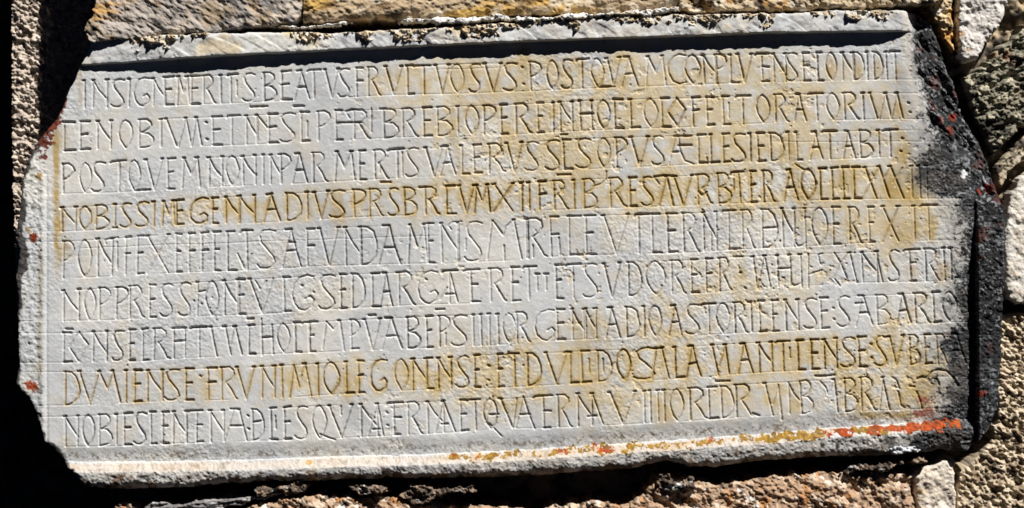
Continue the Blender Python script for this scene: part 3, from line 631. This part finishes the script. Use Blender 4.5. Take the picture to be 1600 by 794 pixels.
# orange mortar lumps right of the tablet's top
stone([(1458,-120),(1500,-120),(1498,84),(1488,78),(1474,50),(1462,22),(1446,4)], -20, (0, .0),
      [(26, 3, 9, 0, 1, 1, 'f'), (10, 4, 8, 0, 1, 1, 'f'), (4, 2, 2.5, 0, 1, 1, 'f')], [(.64,.49,.30), ((.52,.27,.07), .85, .08, 18), ((.72,.65,.54), .85, .08, 14), ((.07,.05,.03), .9, .24, 10)],
      540, name="mortar", label="crumbly orange mortar beside a pale stone", mat=M_MORTAR, jag_=7)
stone([(1500,-120),(1586,-120),(1578,4),(1573,24),(1562,44),(1550,60),(1538,82),(1533,93),(1522,94),(1512,98),(1500,86),(1497,50)], -10, (0.05, .05),
      [(40, 3, 5, 0, 1, 1, 'f'), (11, 4, 4.0, .4, 1, 1, 'f'), (5, 2, 1.8, 0, 1, 1, 'f')],
      [(.62,.58,.55), ((.70,.67,.64), .7, .0, 24), ((.60,.32,.12), .75, .34, 26), ((.06,.05,.045), .9, .32, 9)], 550, label="pale lime washed stone", jag_=6, deep=40)
# olive schist right
stone([(1860,22),(1604,36),(1584,60),(1562,76),(1542,98),(1522,112),(1508,116),(1514,150),(1524,186),(1541,216),(1558,248),(1580,226),(1604,200),(1860,150)], -16, (.0, .0),
      [(34, 3, 9, -.75, 1.6, .8, 'f'), (13, 4, 10, -.6, 1.6, .9, 'f'), (5, 3, 6.5, -.2, 1.2, 1, 'f')],
      [(.22,.205,.155), ((.50,.455,.34), .9, .08, 5, -.6, 1.5), ((.03,.027,.023), .9, .0, 16, -.7, 1.6), ((.20,.08,.03), .7, .36, 20)], 560, label="dark olive schist with pitted surface", jag_=7, deep=45)
stone([(1559,262),(1582,232),(1606,204),(1860,160),(1860,240),(1604,254),(1584,270),(1570,300),(1562,288)], -24, (0, 0),
      [(24, 3, 7, -.8, 2.4, .7, 'f'), (9, 4, 7, -.85, 2.4, .8, 'f'), (4, 2, 2, 0, 1, 1, 'f')], [(.40,.34,.25), ((.58,.52,.42), .85, .05, 12, -.8, 2.4), ((.05,.04,.035), .9, .08, 12, -.8, 2.4), ((.38,.20,.06), .7, .3, 18)],
      570, label="thin brown schist wedge", jag_=5, deep=40)
stone([(1860,240),(1606,264),(1590,282),(1580,302),(1573,332),(1570,380),(1571,440),(1577,468),(1592,480),(1606,478),(1860,470)], -10, (.0, .0),
      [(40, 2, 4, 0, 1, 1, 'f'), (9, 4, 3.0, 0, 1, 1, 'f')], [(.66,.61,.54), ((.72,.69,.65), .7, .0, 22), ((.58,.31,.06), .85, .26, 34, -1.1, 1.6), ((.30,.22,.15), .8, .32, 9)],
      580, label="smooth pale stone streaked with orange", jag_=5, deep=40)
stone([(1564,490),(1606,486),(1860,482),(1860,900),(1496,900),(1500,738),(1528,722),(1550,694),(1562,640),(1566,560)], -26, (.04, .02), GRIT,
      [(.48,.39,.28), ((.62,.53,.40), .85, .0, 12), ((.16,.11,.07), .85, .08, 10), ((.05,.04,.03), .9, .32, 22)], 590, label="coarse gritty brown stone below right", round_=5, jag_=5, deep=100)
stone([(1424,742),(1450,726),(1480,718),(1500,720),(1499,900),(1428,900),(1432,780)], -14, (.0, .02),
      [(30, 3, 4, 0, 1, 1, 'f'), (9, 4, 3.6, 0, 1, 1, 'f')], [(.64,.56,.47), ((.70,.64,.57), .7, 0, 20), ((.45,.28,.08), .7, .42, 24), ((.10,.08,.07), .9, .3, 7)], 600, label="smooth cream stone wedge", jag_=5, deep=100)
# rubble below
RUB = [(60, 3, 11, .1, 1.6, 1, 'f'), (18, 4, 11.0, .4, 1.5, 1, 'f'), (6, 3, 5.0, .4, 1.3, 1, 'f')]
RUBC = [(.40,.27,.18), ((.60,.49,.38), .85, .0, 12), ((.42,.19,.06), .8, .18, 16), ((.11,.075,.055), .85, .12, 10), ((.74,.73,.72), .9, .34, 13)]
stone([(1004,770),(1030,746),(1075,742),(1120,754),(1200,740),(1300,736),(1400,737),(1428,746),(1434,800),(1430,900),(980,900),(985,790)], -12, (0, .08), RUB, RUBC, 610, label="reddish brown rubble stone with lime flakes", jag_=9, deep=110)
stone([(820,900),(850,796),(880,788),(940,784),(985,788),(1000,800),(990,900)], -22, (0, .05), RUB, RUBC, 620, label="small brown rubble stone in shadow", jag_=9, deep=110)
stone([(480,900),(488,786),(520,774),(570,770),(620,776),(680,786),(760,790),(826,796),(830,900)], -18, (0, .05), RUB, RUBC, 630, label="pinkish rubble stone with white flakes", jag_=9, deep=110)
stone([(340,900),(350,800),(400,788),(440,776),(500,772),(525,786),(520,900)], -14, (0, .05), RUB, RUBC, 640, label="rounded rubble stone of warm brown", jag_=9, deep=110)
stone([(214,900),(218,792),(236,783),(290,783),(340,777),(400,770),(455,766),(470,772),(420,784),(350,798),(352,900)], -12, (0, .1),
      [(30, 3, 4, -.1, 4, .6, 'f'), (10, 4, 9, -.12, 4, .6, 'f'), (4, 2, 2, 0, 1.5, 1, 'f')], [(.20,.19,.19), ((.42,.41,.41), .85, .1, 12, -.12, 4), ((.70,.69,.68), .85, .3, 8, -.1, 4), ((.05,.045,.04), .9, .08, 10, -.1, 4)],
      650, label="thin grey schist leaf with whitish edge", jag_=6, deep=110)
stone([(164,900),(170,790),(182,782),(196,784),(212,792),(212,900)], -16, (0, .05), RUB, RUBC, 660, label="little brown stone at lower left", jag_=6)
# crumbs of lime mortar squeezed out under the lower moulding
CLP = [(22, 3, 8, .1, 1.5, .9, 'f'), (9, 4, 9.0, .3, 1.4, .9, 'f'), (4, 2, 3.0, 0, 1, 1, 'f')]
CLC = [(.12,.09,.07), ((.30,.22,.16), .85, .02, 10), ((.04,.035,.03), .9, .1, 9), ((.70,.70,.71), .9, .27, 9, .1, 2.0)]
for i, (pl, zz) in enumerate((
    ([(392,764),(430,752),(470,750),(486,758),(474,770),(440,776),(400,776)], -4),
    ([(536,760),(560,752),(600,756),(612,764),(590,778),(556,776)], -3),
    ([(624,776),(640,758),(690,756),(740,762),(752,770),(700,778),(664,794),(640,796)], -6),
    ([(1018,762),(1026,744),(1048,738),(1056,752),(1084,750),(1092,764),(1050,772)], -2),
    ([(1316,742),(1330,730),(1372,724),(1440,714),(1452,722),(1400,732),(1350,742)], 2),
    ([(1376,708),(1386,698),(1420,694),(1462,700),(1460,708),(1420,712),(1392,712)], 9))):
    stone(pl, zz, (0, 0), CLP, CLC if i < 5 else [(.50,.52,.56), ((.68,.70,.73), .8, .0, 10), ((.06,.06,.065), .85, .12, 9)], 700 + 11 * i,
          name="mortar", mat=M_MORTAR, jag_=12, round_=5, deep=22, step=1.0, label="crumbs of whitish lime mortar under the tablet")
